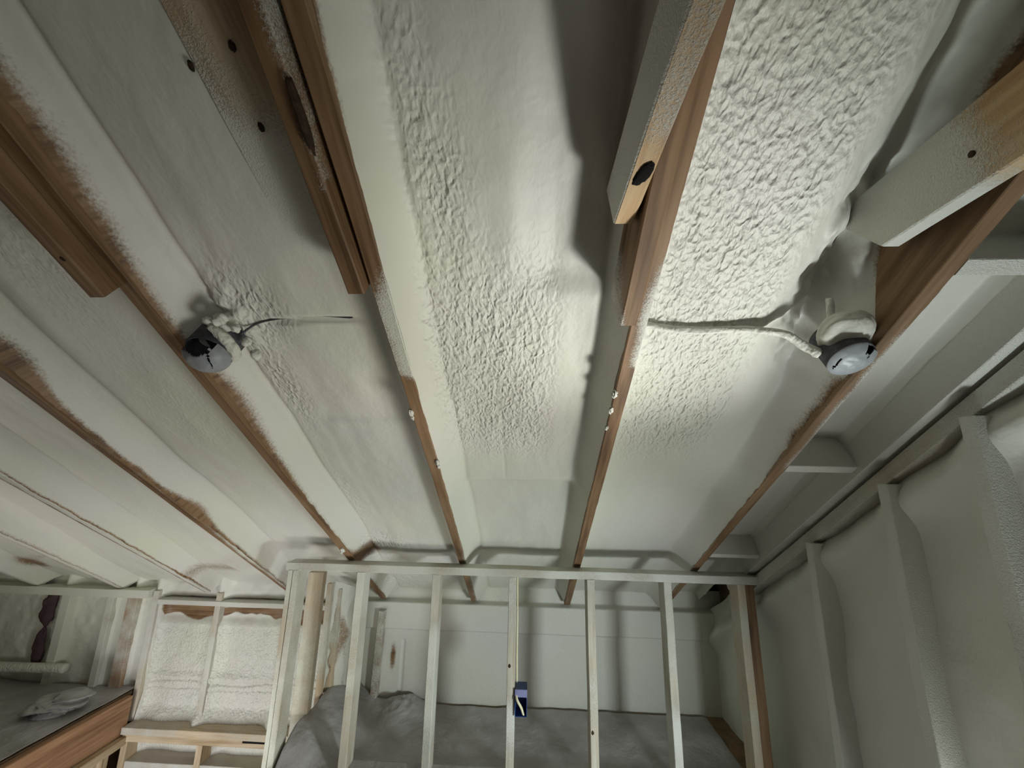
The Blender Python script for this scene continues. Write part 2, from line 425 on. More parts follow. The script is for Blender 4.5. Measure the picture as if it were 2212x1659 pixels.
# ------------------------------------------------------------------ foam in the rafter bays
def bay(name, XL, XR, params, label, nx=110, y0=-.5, y1=YEND, dy=.008, wallR=False):
    ny = int((y1-y0)/dy)
    X, Y = np.meshgrid(np.linspace(XL, XR, nx), np.linspace(y0, y1, ny), indexing='ij')
    dl = X-XL; dr = XR-X
    Yp = Y; Y = Y+.052                    # true Y of the foam skin, about .1 up inside the roof
    sd = params['seed']
    D = params['D'](X, Y)
    eL = params['eL'](Y); eR = params['eR'](Y)
    rag = (vn(Y*90, Y*0+sd, 5)-.5)*.004+(vn(Y*22, Y*0+sd, 6)-.5)*.007
    eL = np.maximum(eL+rag, .001); eR = np.maximum(eR+rag[::-1], .001)
    wl = params.get('wl', .055)+.02*(fb(Y*3, Y*0+1, sd)-.5); wr = params.get('wr', .05)+.02*(fb(Y*3, Y*0+4, sd+3)-.5)
    pl = 1-np.clip(dl/wl, 0, 1); pr = 1-np.clip(dr/wr, 0, 1)
    d = D - (D-eL)*pl**1.7 - (D-eR)*pr**1.7
    # soft crease at the foot of the fillet, and swelling of the foam
    g = params.get('groove', .004)
    d = d + g*np.exp(-((dl-wl*1.05)/.010)**2) + g*.7*np.exp(-((dr-wr*1.05)/.010)**2)
    inner = ss(0, .05, dl)*ss(0, .05, dr)
    d = d + inner*((fb(X*5, Y*2.5, sd)-.5)*.022 + (fb(X*16, Y*10, sd+5)-.5)*.006)
    rgh = params['rough'](X, Y)*ss(.012, .05, dl)*ss(.012, .045, dr)
    d = d + rgh*(fb(X*62, Y*40, sd+2, 2)-.5)*.0035
    if 'extra' in params: d = params['extra'](X, Y, d)
    wood = params['wood'](X, Y, dl, dr, d) if 'wood' in params else X*0
    P = roof(X, Yp, d)
    o = grid(name, P, FOAM, None, {'gc': np.stack([X, Y/CS, X*0+sd], -1), 'rough': rgh, 'wood': wood})
    return tag(o, label, 'insulation', 'spray foam filling the bays between rafters')

def fz(Y, s, f=3.0): return fb(Y*f, Y*0+s, s)
# centre bay, between B and C
def D_BC(X, Y):
    d = .098+.0*X
    d = d + .022*(1-ss(.86, .93, Y))*ss(-.05, .06, X)          # upper part set back, step seen right of middle
    d = d - .012*np.exp(-((Y-1.66)/.05)**2) + .012*ss(1.66, 1.71, Y)
    d = d - .02*ss(2.15, 2.45, Y)
    d = d + .003*np.exp(-((X+.095)/.005)**2)*ss(1.2, 1.3, Y)*(1-ss(1.6, 1.7, Y))
    return d
def R_BC(X, Y):
    r = ss(.72, 1.0, Y)*(1-ss(1.35, 1.62, Y))*(1-ss(.0, .13, X))
    r = r + .8*np.exp(-((X+.20)/.07)**2-((Y-.70)/.13)**2)+.45*np.exp(-((X+.23)/.05)**2-((Y-.5)/.15)**2)
    return np.clip(r, .06, 1)
bay('spray_foam', xr(-1)+W, xr(0), dict(seed=11, D=D_BC, rough=R_BC, wl=.062, wr=.06,
    eL=lambda Y: .004+.02*(1-ss(.35, .8, Y)), eR=lambda Y: .010+.012*ss(1.7, 1.9, Y)*fz(Y, 2)+.012*np.exp(-((Y-1.10)/.06)**2),
    wood=lambda X, Y, dl, dr, d: .75*np.exp(-dl/.006)*(1-ss(.4, .8, Y))),
    'pebbled cream foam in the middle ceiling bay, bordered left by a bright smooth strip')
# bright bay, between C and D
def D_CD(X, Y):
    d = .100+.0*X
    d = d + .10*ss(.60, .78, X)*(1-ss(.95, 1.25, Y))            # thin foam, deep hollow beside the right rafter
    d = d + .03*ss(.70, .80, X)*(1-ss(1.3, 1.6, Y))
    d = d + .0035*np.exp(-((X-.571-.02*(fz(Y, 4)-.5))/.004)**2)*(ss(.45, .5, Y))*(1-ss(.9, .95, Y))
    d = d - .014*ss(1.0, 1.02, Y)*(1-ss(1.55, 1.7, Y))
    d = d - .013*np.exp(-((Y-.993-.018*np.sin((X-.3)*9))/.012)**2)*(1-ss(.70, .76, X))   # foamed-over cable
    d = d + .01*ss(1.70, 1.73, Y) - .02*ss(2.2, 2.5, Y)
    return d
def X_CD(X, Y, d):
    m_ = ss(.66, .74, X)*(1-ss(.82, .853, X))*ss(.62, .75, Y)*(1-ss(1.0, 1.2, Y))
    d = d - m_*(fb(X*24, Y*20, 31, 3)-.38)*.09
    m2 = ss(.62, .72, X)*ss(.1, .3, Y)*(1-ss(.6, .7, Y))
    return d - m2*(fb(X*14, Y*9, 33, 3)-.4)*.05
def R_CD(X, Y):
    r = (1-ss(.56, .70, X))*(1-ss(1.30, 1.62, Y))*(.75+.25*ss(.35, .7, Y))
    return np.clip(r*1.15, .05, 1.15)
bay('spray_foam', xr(0)+W, xr(1), dict(seed=23, D=D_CD, rough=R_CD, wl=.018, wr=.075, extra=X_CD, groove=.001,
    eL=lambda Y: .003+0*Y, eR=lambda Y: .004+.16*(1-ss(.82, 1.02, Y))+.012*ss(1.05, 1.1, Y)*(1-ss(1.35, 1.6, Y)),
    wood=lambda X, Y, dl, dr, d: .9*np.exp(-dr/.012)*(1-ss(.8, 1.0, Y))+.75*np.exp(-dr/.012)*ss(1.06, 1.12, Y)*(1-ss(1.32, 1.42, Y))),
    'brightest bumpy foam bay, pale and pebbled, crossed by a foamed-over cable')
# last bay, between D and the gable
def D_DG(X, Y):
    return .115+.02*(X-.9)-.015*ss(1.9, 2.1, Y)
bay('spray_foam', xr(1)+W, 1.125, dict(seed=37, D=D_DG, rough=lambda X, Y: .12+0*X, wl=.016, wr=.012, groove=.0,
    eL=lambda Y: .004+0*Y, eR=lambda Y: .06+0*Y), 'smooth grey foam in the narrow ladder-like bay at the gable wall', nx=50, y0=-.4)
# bay between A and B
def D_AB(X, Y):
    d = .095+.0*X
    m_ = ss(-.80, -.76, X)*(1-ss(-.72, -.58, X))
    d = d + .020*np.exp(-((Y-.987-.006*np.sin(X*14))/.0045)**2)*ss(-.76, -.70, X)*(1-ss(-.52, -.44, X))   # crack along the cable
    d = d - .012*np.exp(-((X+.79-.14*(Y-1.1)*.0)/.06)**2-((Y-1.12)/.16)**2)
    d = d - .006*ss(1.33, 1.36, Y)*ss(-.75, -.7, X)
    d = d - .02*ss(2.1, 2.35, Y)
    return d
def R_AB(X, Y):
    r = .95*np.exp(-((X+.77)/.09)**2-((Y-.95)/.10)**2)+.9*np.exp(-((X+.80)/.05)**2-((Y-1.2)/.16)**2)
    r = r+.5*np.exp(-((X+.83)/.05)**2-((Y-1.85)/.25)**2)+.7*ss(2.1, 2.2, Y)*(1-ss(-.7, -.6, X))
    return np.clip(r, .06, 1)
def X_AB(X, Y, d):
    m_ = np.exp(-((X+.82)/.05)**2-((Y-.96)/.09)**2)
    return d - m_*(fb(X*30, Y*30, 41, 3)-.3)*.05
bay('spray_foam', xr(-2)+W, xr(-1), dict(seed=41, D=D_AB, rough=R_AB, wl=.075, wr=.05, groove=.008, extra=X_AB,
    eL=lambda Y: .006+.034*(1-ss(.5, .95, Y))+.016*np.exp(-((Y-1.2)/.12)**2), eR=lambda Y: .01+0*Y,
    wood=lambda X, Y, dl, dr, d: .95*np.exp(-dl/(.010+.016*(1-ss(.5, 1.0, Y))+.014*np.exp(-((Y-1.22)/.16)**2)))*(1-.5*ss(1.4, 1.8, Y))
         + .75*np.exp(-((Y-2.28)/.07)**2)*(1-ss(-.86, -.78, X))),
    'smooth grey-beige foam bay right of the torn grey box, split by a thin dark crack')
def simple_bay(k, seed, label, wf=0.0, y0=-.3, dy=.012, nx=70, eLf=None, woodf=None):
    bay('spray_foam', xr(k)+W, xr(k+1), dict(seed=seed, D=lambda X, Y: .10+.012*(fb(X*2, Y*2, seed)-.5)-.03*ss(2.2, 2.6, Y), rough=lambda X, Y: .07+.15*ss(.55, .7, vn(X*4, Y*3, seed)),
        wl=.085, wr=.05, groove=.006, eL=eLf or (lambda Y: .004+0*Y), eR=lambda Y: .01+0*Y,
        wood=woodf or (lambda X, Y, dl, dr, d: 0*X)), label, nx=nx, y0=y0, dy=dy)
def wood_E(X, Y, dl, dr, d):
    w_ = .008+.05*np.exp(-((Y-.80)/.10)**2)+.03*np.exp(-((Y-1.05)/.12)**2)+.018*np.exp(-((Y-1.85)/.10)**2)
    return .95*np.exp(-(dl/w_)**2)*(1-.3*ss(2.0, 2.5, Y)) + .7*np.exp(-((Y-2.45)/.10)**2)*ss(-1.12, -1.05, X)
simple_bay(-3, 53, 'long grey-cream foam bay left of the torn grey box', woodf=wood_E, eLf=lambda Y: .004+.018*np.exp(-((Y-.8)/.12)**2)+.012*np.exp(-((Y-1.1)/.15)**2))
def wood_F(X, Y, dl, dr, d):
    w_ = .004+.02*np.exp(-((Y-1.4)/.10)**2)
    return .8*np.exp(-(dl/w_)**2)*ss(1.15, 1.3, Y) + .5*np.exp(-((Y-2.6)/.08)**2)*(vn(X*5, Y, 3) > .5)
simple_bay(-4, 59, 'yellowish foam bay third from the lower left corner', woodf=wood_F)
simple_bay(-5, 61, 'foam bay second from the lower left corner', woodf=lambda X, Y, dl, dr, d: .6*np.exp(-(dl/.008)**2))
simple_bay(-6, 67, 'grey foam bay in the lower left corner of the ceiling', nx=50,
           woodf=lambda X, Y, dl, dr, d: .8*np.exp(-((Y-2.6)/.1)**2)*ss(.45, .6, vn(X*4, Y*3, 8)))
simple_bay(-7, 71, 'foam bay past the left edge of the view', nx=40, dy=.03)

# roof deck above everything
P0 = [roof(x, y, d) for d in (RH, RH+.02) for x, y in ((-4.5, YTOP), (1.6, YTOP), (1.6, 3.1), (-4.5, 3.1))]
o = mesh('ceiling', P0, [(0, 1, 2, 3), (7, 6, 5, 4), (0, 4, 5, 1), (1, 5, 6, 2), (2, 6, 7, 3), (3, 7, 4, 0)], SHEATH, smooth=False)
tag(o, kind='structure')

# light tan board lying in the bay beside rafter B
A = roofw(-.565, -.4, .082); B = roofw(-.452, .78, .098)
wv = np.array([1, 0, 0]); 
o = beam('backing_board', A, B, EX, .235, NR, .02, PALE, None,
         lambda P, s: .06+.40*(1-float(ss(-1., -.1, s[0])))+.6*float(ss(.50, .68, P[1]+P[0]*.25+.12))+.25*(float(vn(P[0]*9, P[1]*5, 7))-.5), step=.02)
tag(o, 'light tan board half sprayed over, with small dark knots, left of the centre-left rafter', 'board')
for q in ((-.60, .511), (-.512, .491), (-.520, .591)):
    blob('knot', roofw(q[0], q[1], .0705+.0136*(q[1]+.4)), (.0055, .008, .003), KNOT, o, int(q[1]*100), .3, 8, [EX, DR, NR])

# frayed crumbs of foam hanging on the rafters
for i, (k, y, side, r) in enumerate([(-1, 1.17, 0, .011), (-1, 1.19, 0, .007), (-1, 1.40, 2, .010), (-1, 1.425, 2, .007), (0, 1.09, 0, .010), (0, 1.15, 0, .009), (0, 1.22, 0, .007), (-2, 2.10, 1, .014), (-2, 2.13, 0, .008)]):
    X = xr(k) + (0, W/2, W)[side]
    o = blob('foam_crumb', roof(X, y, -.001), (r*.7, r*1.5, r*.7), FOAM, None, i+3, .7, 12, [EX, DR, NR], 3.5)
    tag(o, ['frayed foam crumb on the left edge of the centre-left rafter, upper one', 'small foam crumb just below the upper crumb on the centre-left rafter',
            'pale foam crumb halfway down the right edge of the centre-left rafter', 'tiny foam crumb next to the halfway crumb on the centre-left rafter',
            'torn foam crumb on the left edge of the centre-right rafter, uppermost', 'torn foam crumb on the centre-right rafter, middle one',
            'torn foam crumb on the centre-right rafter, lowest', 'white foam crumb at the foot of the rafter near the partition corner',
            'small foam crumb beside the white one near the partition corner'][i], 'foam crumb', 'bits of foam stuck on rafter edges')

# ------------------------------------------------------------------ round grey ceiling boxes
def round_box(c, R, label, torn, seed, bulge=.02):
    root = empty('ceiling_box', label, 'electrical box', 'round grey boxes on the rafters')
    c = np.array(c, float); n = 40
    # shell: short tube along the roof normal, open below, with thickness
    V = []; Fc = []
    prof = [(R, .09), (R, 0.002), (R*.985, -.001), (R*.90, .0), (R*.89, .004), (R*.89, .055), (0.0005, .055)]
    for r_, d_ in prof:
        for j in range(n):
            a = 2*math.pi*j/n; V.append(c + EX*r_*math.cos(a) + DR*r_*math.sin(a) + NR*d_)
    for i in range(len(prof)-1):
        for j in range(n): Fc.append((i*n+j, i*n+(j+1) % n, (i+1)*n+(j+1) % n, (i+1)*n+j))
    b = mesh('box_shell', V, Fc, DARKG, root, {'gc': V})
    # taped cover bulging over the mouth, torn away on one side
    m_ = 26; V = []; Fc = []
    a0, a1, cut = torn
    for lay in (0, 1):
        for i in range(m_+1):
            r_ = i/m_
            for j in range(n+1):
                t_ = j/n; a = a0+(a1-a0)*t_
                jag = 1-.0*t_
                rr = r_*R*1.02
                x_, y_ = rr*math.cos(a), rr*math.sin(a)
                bul = -bulge*(1-r_**2)**(.55 if bulge > .03 else .8) - .0035*(float(fb(x_*40+seed, y_*40, seed))-.5)*2*(1-r_**3)
                if r_ > .93: bul += .0
                V.append(c + EX*x_ + DR*y_ + NR*(bul - .004 + lay*.003))
    k = n+1; off = (m_+1)*k
    def uv(i, j): return i*k+j
    for lay in (0, 1):
        for i in range(m_):
            for j in range(n):
                # keep the part above the tear line
                r_ = (i+.5)/m_*1.02; a = a0+(a1-a0)*(j+.5)/n
                x_, y_ = r_*math.cos(a), r_*math.sin(a)
                if cut(x_, y_): continue
                q = (uv(i, j), uv(i+1, j), uv(i+1, j+1), uv(i, j+1))
                Fc.append(tuple(v+lay*off for v in (q if lay else q[::-1])))
    cov = mesh('grey_cover', V, Fc, GREY, root, {'gc': V})
    cov['label'] = 'torn pale grey cover over the box mouth'
    return root
def cutA(x, y):   # missing on the uphill side and a slit on the right
    return y < -.56+.10*math.sin(x*5+.6)+.08*abs(x) or (.50-.10*y < x < .57-.10*y+.05*(.3-y) and y < .30)
def cutD(x, y):
    return (y < -.62+.06*math.sin(x*9)) and x > .1 or (x > .30 and x < .38 and y < -.35) or (x < -.70 and x > -.78 and -.2 < y < .45)
rb1 = round_box(roofw(-.868, .962, -.006), .056, 'torn round grey box on the left brown rafter, dark inside', (0, 2*math.pi, cutA), 3, .046)
rb2 = round_box(roofw(.802, .955, -.014), .052, 'round grey box on the right rafter, mouth almost fully covered', (0, 2*math.pi, cutD), 8)
# foam collars, part of each box's surround
for (c, seed, pts) in (((-.868, .962), 1, [(62, .056, .005), (30, .062, 0), (0, .064, 0), (-30, .062, .004), (-62, .062, .012)]),):
    P = [roofw(c[0]+r_*math.cos(math.radians(a)), c[1]+r_*math.sin(math.radians(a))*CS, d+.008) for a, r_, d in pts]
    o = tube('foam_collar', P, [.007, .014, .016, .014, .009], FOAM, None, 16, bump=.16, seed=seed)
    tag(o, 'lumpy foam collar hugging the torn grey box', 'foam', 'foam collars around the round boxes')
o = blob('foam_collar', roofw(.792, .948, .040), (.064, .058, .036), FOAM, None, 5, .16, 22, [EX, DR, NR], 1.6, .15)
tag(o, 'rounded foam collar hugging the covered grey box at right', 'foam', 'foam collars around the round boxes')
for i, (x, y, d, r_) in enumerate([(-.815, .915, .035, .018), (-.79, .945, .04, .013), (-.785, .985, .04, .013), (-.785, 1.03, .045, .016), (-.845, .915, .03, .013), (-.83, .955, .062, .030)]):
    o = blob('foam_lump', roofw(x, y, d), r_*.9, FOAM, None, 20+i, .38, 14, None, 1.8, .5)
    tag(o, ['foam lump above the torn grey box, largest', 'foam lump at the upper right rim of the torn grey box', 'foam lump right of the torn grey box where the crack starts',
            'foam lump at the lower right of the torn grey box', 'foam lump at the top left of the torn grey box', 'rounded foam mass wrapping the back of the torn grey box'][i], 'foam lump', 'foam lumps around the torn grey box')
o = tube('foam_covered_cable', [roofw(.29, .985, .088), roofw(.42, 1.00, .086), roofw(.55, .995, .084), roofw(.66, .985, .068), roofw(.72, .99, .042), roofw(.752, .985, .020)], [.010, .010, .010, .010, .011, .013], FOAM, None, 12, bump=.25, seed=7)
tag(o, 'foam-covered cable crossing the bright bay to the right grey box', 'cable')
o = tube('foam_covered_cable', [roof(.77, .95, .02), roof(.755, .91, .05), roof(.748, .87, .09)], [.010, .009, .008], FOAM, None, 10, bump=.3, seed=9)
tag(o, 'short foam-covered cable rising uphill from the right grey box', 'cable')
o = tube('ceiling_cable', [roofw(-.80, .975, .05), roofw(-.76, .985, .088), roofw(-.68, .983, .100), roofw(-.60, .98, .104), roofw(-.50, .988, .1045), roofw(-.42, .995, .108)], .003, DARKG, None, 8)
tag(o, 'thin dark cable in the crack running right from the torn grey box', 'cable')

# ------------------------------------------------------------------ gable ladder: blocks, rake plate, studs
gf = empty('gable_wall_framing', 'dim foam-dusted framing of the right gable wall with sloping plates and studs', 'wall framing')
sg = lambda P, s: .75+.25*float(vn(P[1]*4, P[2]*4, 3))
for y in (.76, 1.40, 2.05):
    o = beam('lookout_block', roof(xr(1)+W, y, .075), roof(1.12, y+.0, .075), DR, W, NR, .15, COAT, gf, sg)
for dz, x, w_ in ((.0, 1.155, .07), ):
    pass
# sloping double plate
beam('rake_plate', roof(1.185, YTOP, .03), roof(1.185, 2.4, .03), EX, .13, NR, .10, COAT, gf, sg)
beam('rake_plate', roof(1.20, YTOP, -.055), roof(1.20, 2.3, -.055), EX, .10, NR, .045, COAT, gf,
     lambda P, s: .35+.4*float(vn(P[1]*3, P[2]*3, 5)))
for y, mt in ((-.2, COAT), (.20, COAT), (.62, COAT), (1.03, COAT), (1.31, COAT), (1.69, PALE)):
    zt = H0 - T*y - .10
    beam('stud', (1.165, y, -ZC), (1.165, y, zt), EX, .085, EY, W, mt, gf, lambda P, s: .55+.4*float(vn(P[2]*3, y*7, 3)), step=.05)
# foam wall behind the studs
ny, nz = 300, 180
Y, Z = np.meshgrid(np.linspace(-2.6, 2.84, ny), np.linspace(-ZC, 1, nz), indexing='ij')
Zt = H0 - T*Y + .02; Zt = np.minimum(Zt, 1.9)
Z = -ZC + (Z+ZC)/(1+ZC)*(Zt+ZC)
dep = .085 + (fb(Y*3, Z*2, 81)-.5)*.07 + (fb(Y*9, Z*7, 83)-.5)*.02
for y in (.20, .62, 1.03, 1.31, 1.69): dep = dep - .035*np.exp(-((Y-y-.02)/.08)**2)
dep = dep - .05*np.exp(-((Z-(H0-T*Y-.16))/.06)**2)
Xg = 1.13 + dep
hole = np.zeros((ny-1, nz-1), bool)
for w_ in (WIN1, WIN2):
    yc = (Y[:-1, :-1]+Y[1:, 1:])/2; zc = (Z[:-1, :-1]+Z[1:, 1:])/2
    hole |= (yc > w_[0]) & (yc < w_[1]) & (zc > w_[2]) & (zc < w_[3])
o = grid('wall_right', np.stack([Xg, Y, Z], -1), FOAM, None, {'gc': np.stack([Y, Z, Y*0], -1), 'rough': Y*0+.1, 'wood': .25*ss(.5, .8, fb(Y*3, Z*3, 9))}, skip=hole)
tag(o, kind='structure')
# outer skin of the gable wall, with the same openings
def wall_with_holes(name, x0, x1, y0, y1, zf, holes, material):
    ys = sorted({y0, y1, *[v for h in holes for v in h[:2]]}); V = []; Fc = []
    def quad(a, b, c, d):
        n = len(V); V.extend([a, b, c, d]); Fc.append((n, n+1, n+2, n+3))
    for a, b in zip(ys[:-1], ys[1:]):
        hs = [h for h in holes if h[0] <= a and h[1] >= b]
        spans = [(-ZC-.2, hs[0][2]), (hs[0][3], None)] if hs else [(-ZC-.2, None)]
        for z0, z1 in spans:
            za, zb = (zf(a), zf(b)) if z1 is None else (z1, z1)
            for x in (x0, x1): quad((x, a, z0), (x, b, z0), (x, b, zb), (x, a, za))
            quad((x0, a, z0), (x0, b, z0), (x1, b, z0), (x1, a, z0)); quad((x0, a, za), (x0, b, zb), (x1, b, zb), (x1, a, za))
            quad((x0, a, z0), (x1, a, z0), (x1, a, za), (x0, a, za)); quad((x0, b, z0), (x1, b, z0), (x1, b, zb), (x0, b, zb))
    return mesh(name, V, Fc, material, None, smooth=False)
o = wall_with_holes('wall_gable_sheathing', 1.27, 1.29, -2.6, 3.0, lambda y: min(H0-T*y+.3, 2.2), [WIN1, WIN2], SHEATH); tag(o, kind='structure')
for i, w_ in enumerate((WIN1, WIN2)):
    root = bpy.data.objects.new('window_%d' % (i+1), None); COL.objects.link(root); tag(root, kind='structure')
    y0, y1, z0, z1 = w_
    for (a, b, wd_, dd) in (((1.235, y0+.015, z0), (1.235, y0+.015, z1), EX, EY), ((1.235, y1-.015, z0), (1.235, y1-.015, z1), EX, EY)):
        beam('window_jamb', a, b, wd_, .07, dd, .03, PALE, root, None, step=.1)
    for z in (z0+.015, z1-.015):
        beam('window_rail', (1.235, y0+.03, z), (1.235, y1-.03, z), EX, .07, EZ, .03, PALE, root, None, step=.1)

# ------------------------------------------------------------------ stud partition
YP = 2.13
pw = empty('stud_partition', 'open stud partition of pale dusted lumber under the ceiling, see-through to the foam wall', 'wall framing')
spp = lambda P, s: .35+.45*float(vn(P[0]*7, P[2]*5, 3))
beam('top_plate', (-1.262, YP+.0445, -.504), (1.215, YP+.0445, -.504), EY, .089, EZ, W, COAT, pw, spp, step=.03)
for i, (x, mt) in enumerate([(-.861, COAT), (-.467, COAT), (-.073, COAT), (.322, COAT), (.704, COAT), (1.062, PALE)]):
    o = beam('stud', (x, YP+.0445, -ZC+.038), (x, YP+.0445, -.523), EX, W, EY, .089, mt, pw, lambda P, s: .25+.5*float(vn(P[2]*6, x*9, 3)), step=.03)
    if i in (2, 3):
        blob('knot', (x-.008, YP-.0005, -.92 if i == 2 else -1.18), (.006, .002, .009), KNOT, o, 3, .3, 8)
# two end posts and doubled plate at the stair corner
beam('corner_post', (-1.237, YP+.0445, -ZC-.5), (-1.237, YP+.0445, -.523), EX, .022, EY, .089, PALE, pw, spp, step=.03)
beam('corner_post', (-1.207, YP+.0445, -ZC-.5), (-1.207, YP+.0445, -.523), EX, .030, EY, .089, COAT, pw, spp, step=.03)
beam('sole_plate', (-1.16, YP+.0445, -ZC+.019), (1.215, YP+.0445, -ZC+.019), EY, .089, EZ, W, COAT, pw, spp, step=.1)
# dark stud against the gable
beam('stud', (1.115, YP+.06, -ZC+.038), (1.115, YP+.06, -.523), EX, .05, EY, .06, WOOD, pw, lambda P, s: .1, step=.05)
# stair side partition running back
sw = empty('stair_side_partition', 'narrow tan framing running back from the partition corner along the stair opening', 'wall framing')
for y, x, w_, mt in ((2.36, -1.205, .089, PALE), (2.52, -1.195, .03, PALE), (2.60, -1.20, .085, PALE)):
    zt = H0 - T*y - .01
    beam('stud', (x, y, -ZC+.04), (x, y, zt), EX, w_, EY, W, mt, sw, lambda P, s: .32+.35*float(vn(P[2]*4, y*7, 3)), step=.04)
beam('sole_plate', (-1.205, YP+.1, -ZC+.019), (-1.205, 2.76, -ZC+.019), EX, .089, EZ, W, PALE, sw, None)
# foam packed at the back of it
n1, n2 = 60, 120
Yv, Zv = np.meshgrid(np.linspace(2.50, 2.80, n1), np.linspace(-1.30, -.62, n2), indexing='ij')
Xv = -1.14 + .05*fb(Yv*9, Zv*6, 91) - .10*(1-ss(2.55, 2.68, Yv)) + .03*ss(.5, .7, fb(Yv*6, Zv*4, 92))
Zl = np.minimum(Zv, H0-T*Yv+.02)
o = grid('foam_mass', np.stack([Xv, Yv, Zl], -1), FOAM, sw, {'gc': np.stack([Yv, Zv, Yv], -1), 'rough': Yv*0+.25, 'wood': .6*ss(.55, .7, fb(Yv*12, Zv*2, 9))})

# electrical box on the middle stud
eb = empty('outlet_box', 'blue plastic electrical box on the middle partition stud, cream cable hanging out', 'electrical box')
xb0, xb1, zb0, zb1 = -.052, .006, -1.125, -1.012
def boxmesh(name, a, b, material, parent, bev=.0):
    x0, y0, z0 = a; x1, y1, z1 = b
    V = [(x, y, z) for z in (z0, z1) for x, y in ((x0, y0), (x1, y0), (x1, y1), (x0, y1))]
    Fc = [(3, 2, 1, 0), (4, 5, 6, 7), (0, 1, 5, 4), (1, 2, 6, 5), (2, 3, 7, 6), (3, 0, 4, 7)]
    o = mesh(name, V, Fc, material, parent, {'gc': V, 'spray': [0]*8}, smooth=False)
    if bev:
        md = o.modifiers.new('bevel', 'BEVEL'); md.width = bev; md.segments = 2
    return o
yb0, yb1 = YP-.012, YP+.06; tk = .003
boxmesh('box_back', (xb0, yb1-tk, zb0), (xb1, yb1, zb1), BLUE, eb)
boxmesh('box_side', (xb0, yb0, zb0), (xb0+tk, yb1, zb1), BLUE, eb, .0008)
boxmesh('box_side', (xb1-tk, yb0, zb0), (xb1, yb1, zb1), BLUE, eb, .0008)
boxmesh('box_side', (xb0, yb0, zb0), (xb1, yb1, zb0+tk), BLUE, eb, .0008)
boxmesh('box_side', (xb0, yb0, zb1-tk), (xb1, yb1, zb1), BLUE, eb, .0008)
t1 = boxmesh('box_top_tab', (xb0, yb0-.001, zb1-.032), (xb1, yb0+.002, zb1), LILAC, eb, .0008); t1['label'] = 'paler lilac upper rim of the box'
tube('cable', [(-.040, YP+.045, -1.03), (-.046, YP+.0, -1.035), (-.040, YP-.022, -1.052), (-.022, YP-.026, -1.078), (-.012, YP-.022, -1.105), (-.008, YP-.018, -1.112)], [.004, .0055, .006, .006, .005, .003], CABLE, eb, 10)
o = tube('hanging_cable', [(-.050, YP+.07, -.52), (-.047, YP+.07, -.70), (-.046, YP+.07, -.9), (-.044, YP+.05, -1.02)], .004, CABLE, None, 8)
tag(o, 'thin cream cable running down the middle stud to the blue box', 'cable')

# ------------------------------------------------------------------ back wall
YB = 2.785
nx, nz = 560, 200
X, Z = np.meshgrid(np.linspace(-4.4, 1.3, nx), np.linspace(0, 1, nz), indexing='ij')
zb = np.where((X < -2.5) | (X > -1.22), -ZC, -1.60)
Zt = -.74
Z = zb + Z*(Zt-zb)
SX = [-3.18, -2.84, -2.68, -2.525, -2.08, -1.60, -1.20]
D = .045 + (fb(X*6, Z*5, 101)-.5)*.03 + (fb(X*22, Z*18, 103)-.5)*.010
open_ = (X < -1.2)
for sx in SX: D = D - .045*np.exp(-((X-sx)/.036)**2)*open_
D = np.where(X > -1.15, .012+(fb(X*3, Z*3, 105)-.5)*.012, D)
D = D - .014*ss(-1.00, -1.0, Z)*0
D = D - np.where(X > -1.15, .018*ss(-1.022, -1.012, Z)*(1-ss(-.86, -.845, Z)), 0) + np.where(X > -1.15, .04*ss(-.86, -.845, Z), 0)
mid = (X < -1.2) & (X > -2.5)
D = D + np.where(mid, .030*ss(-1.06, -1.0, Z)*(1-ss(-.90, -.87, Z)), 0)        # thinner where brown plate shows
D = D + np.where(mid, .014*np.exp(-((Z+1.39+.01*np.sin(X*9))/.008)**2)+.008*np.exp(-((Z+1.43)/.006)**2)-.012*np.exp(-((Z+1.36)/.02)**2), 0)
D = D - np.where(mid, .05*ss(-1.52, -1.6, Z), 0)
D = D + np.where(X > -1.15, .010*np.exp(-((X+.80)/.006)**2)*(1-ss(-1.09, -1.07, Z)), 0)
rgh = np.where(mid, .7*(1-ss(-1.08, -1.02, Z)), .08)
wv_ = -.965 + .035*np.sin((X+2.3)*9)
wood = np.where(mid, .98*ss(-1.03, -1.0, Z+.03*(fb(X*7, Z*0, 6)-.5)*3)*(1-ss(-.925, -.90, Z-.03*np.cos((X+2.3)*12))), 0.)
wood = wood + np.where(X > -1.15, .85*np.exp(-((X+.865)/.022)**2-((Z+1.18)/.09)**2)+.35*ss(-.875, -.86, Z)*vn(X*6, Z*0, 7), 0)
wood = wood + np.where(X < -2.95, .25*ss(.45, .7, fb(X*5, Z*3, 77)), 0)
o = grid('wall_back', np.stack([X, YB+D, Z], -1), FOAM, None, {'gc': np.stack([X, Z*1.5, X*0+3], -1), 'rough': rgh, 'wood': wood}, flip=True)
tag(o, kind='structure')
o = boxmesh('wall_back_sheathing', (-4.5, 2.93, -2.6), (1.6, 2.95, -.55), SHEATH, None); tag(o, kind='structure')
kf = empty('back_wall_framing', 'foam-coated studs and plates of the low wall behind the stair opening', 'wall framing')
for sx, z0, w_, mt, spv in ((-3.16, -ZC, .06, COAT, .7), (-2.84, -ZC, .045, WORANGE, .55), (-2.685, -ZC, .075, WORANGE, .35), (-2.525, -1.60, W, PALE, .45), (-2.08, -1.60, W, PALE, .45)):
    beam('stud', (sx, YB+.035, z0), (sx, YB+.035, -.84), EX, w_, EY, .09, mt, kf, lambda P, s: spv+.25*float(vn(P[2]*5, P[0]*5, 3)), step=.03)
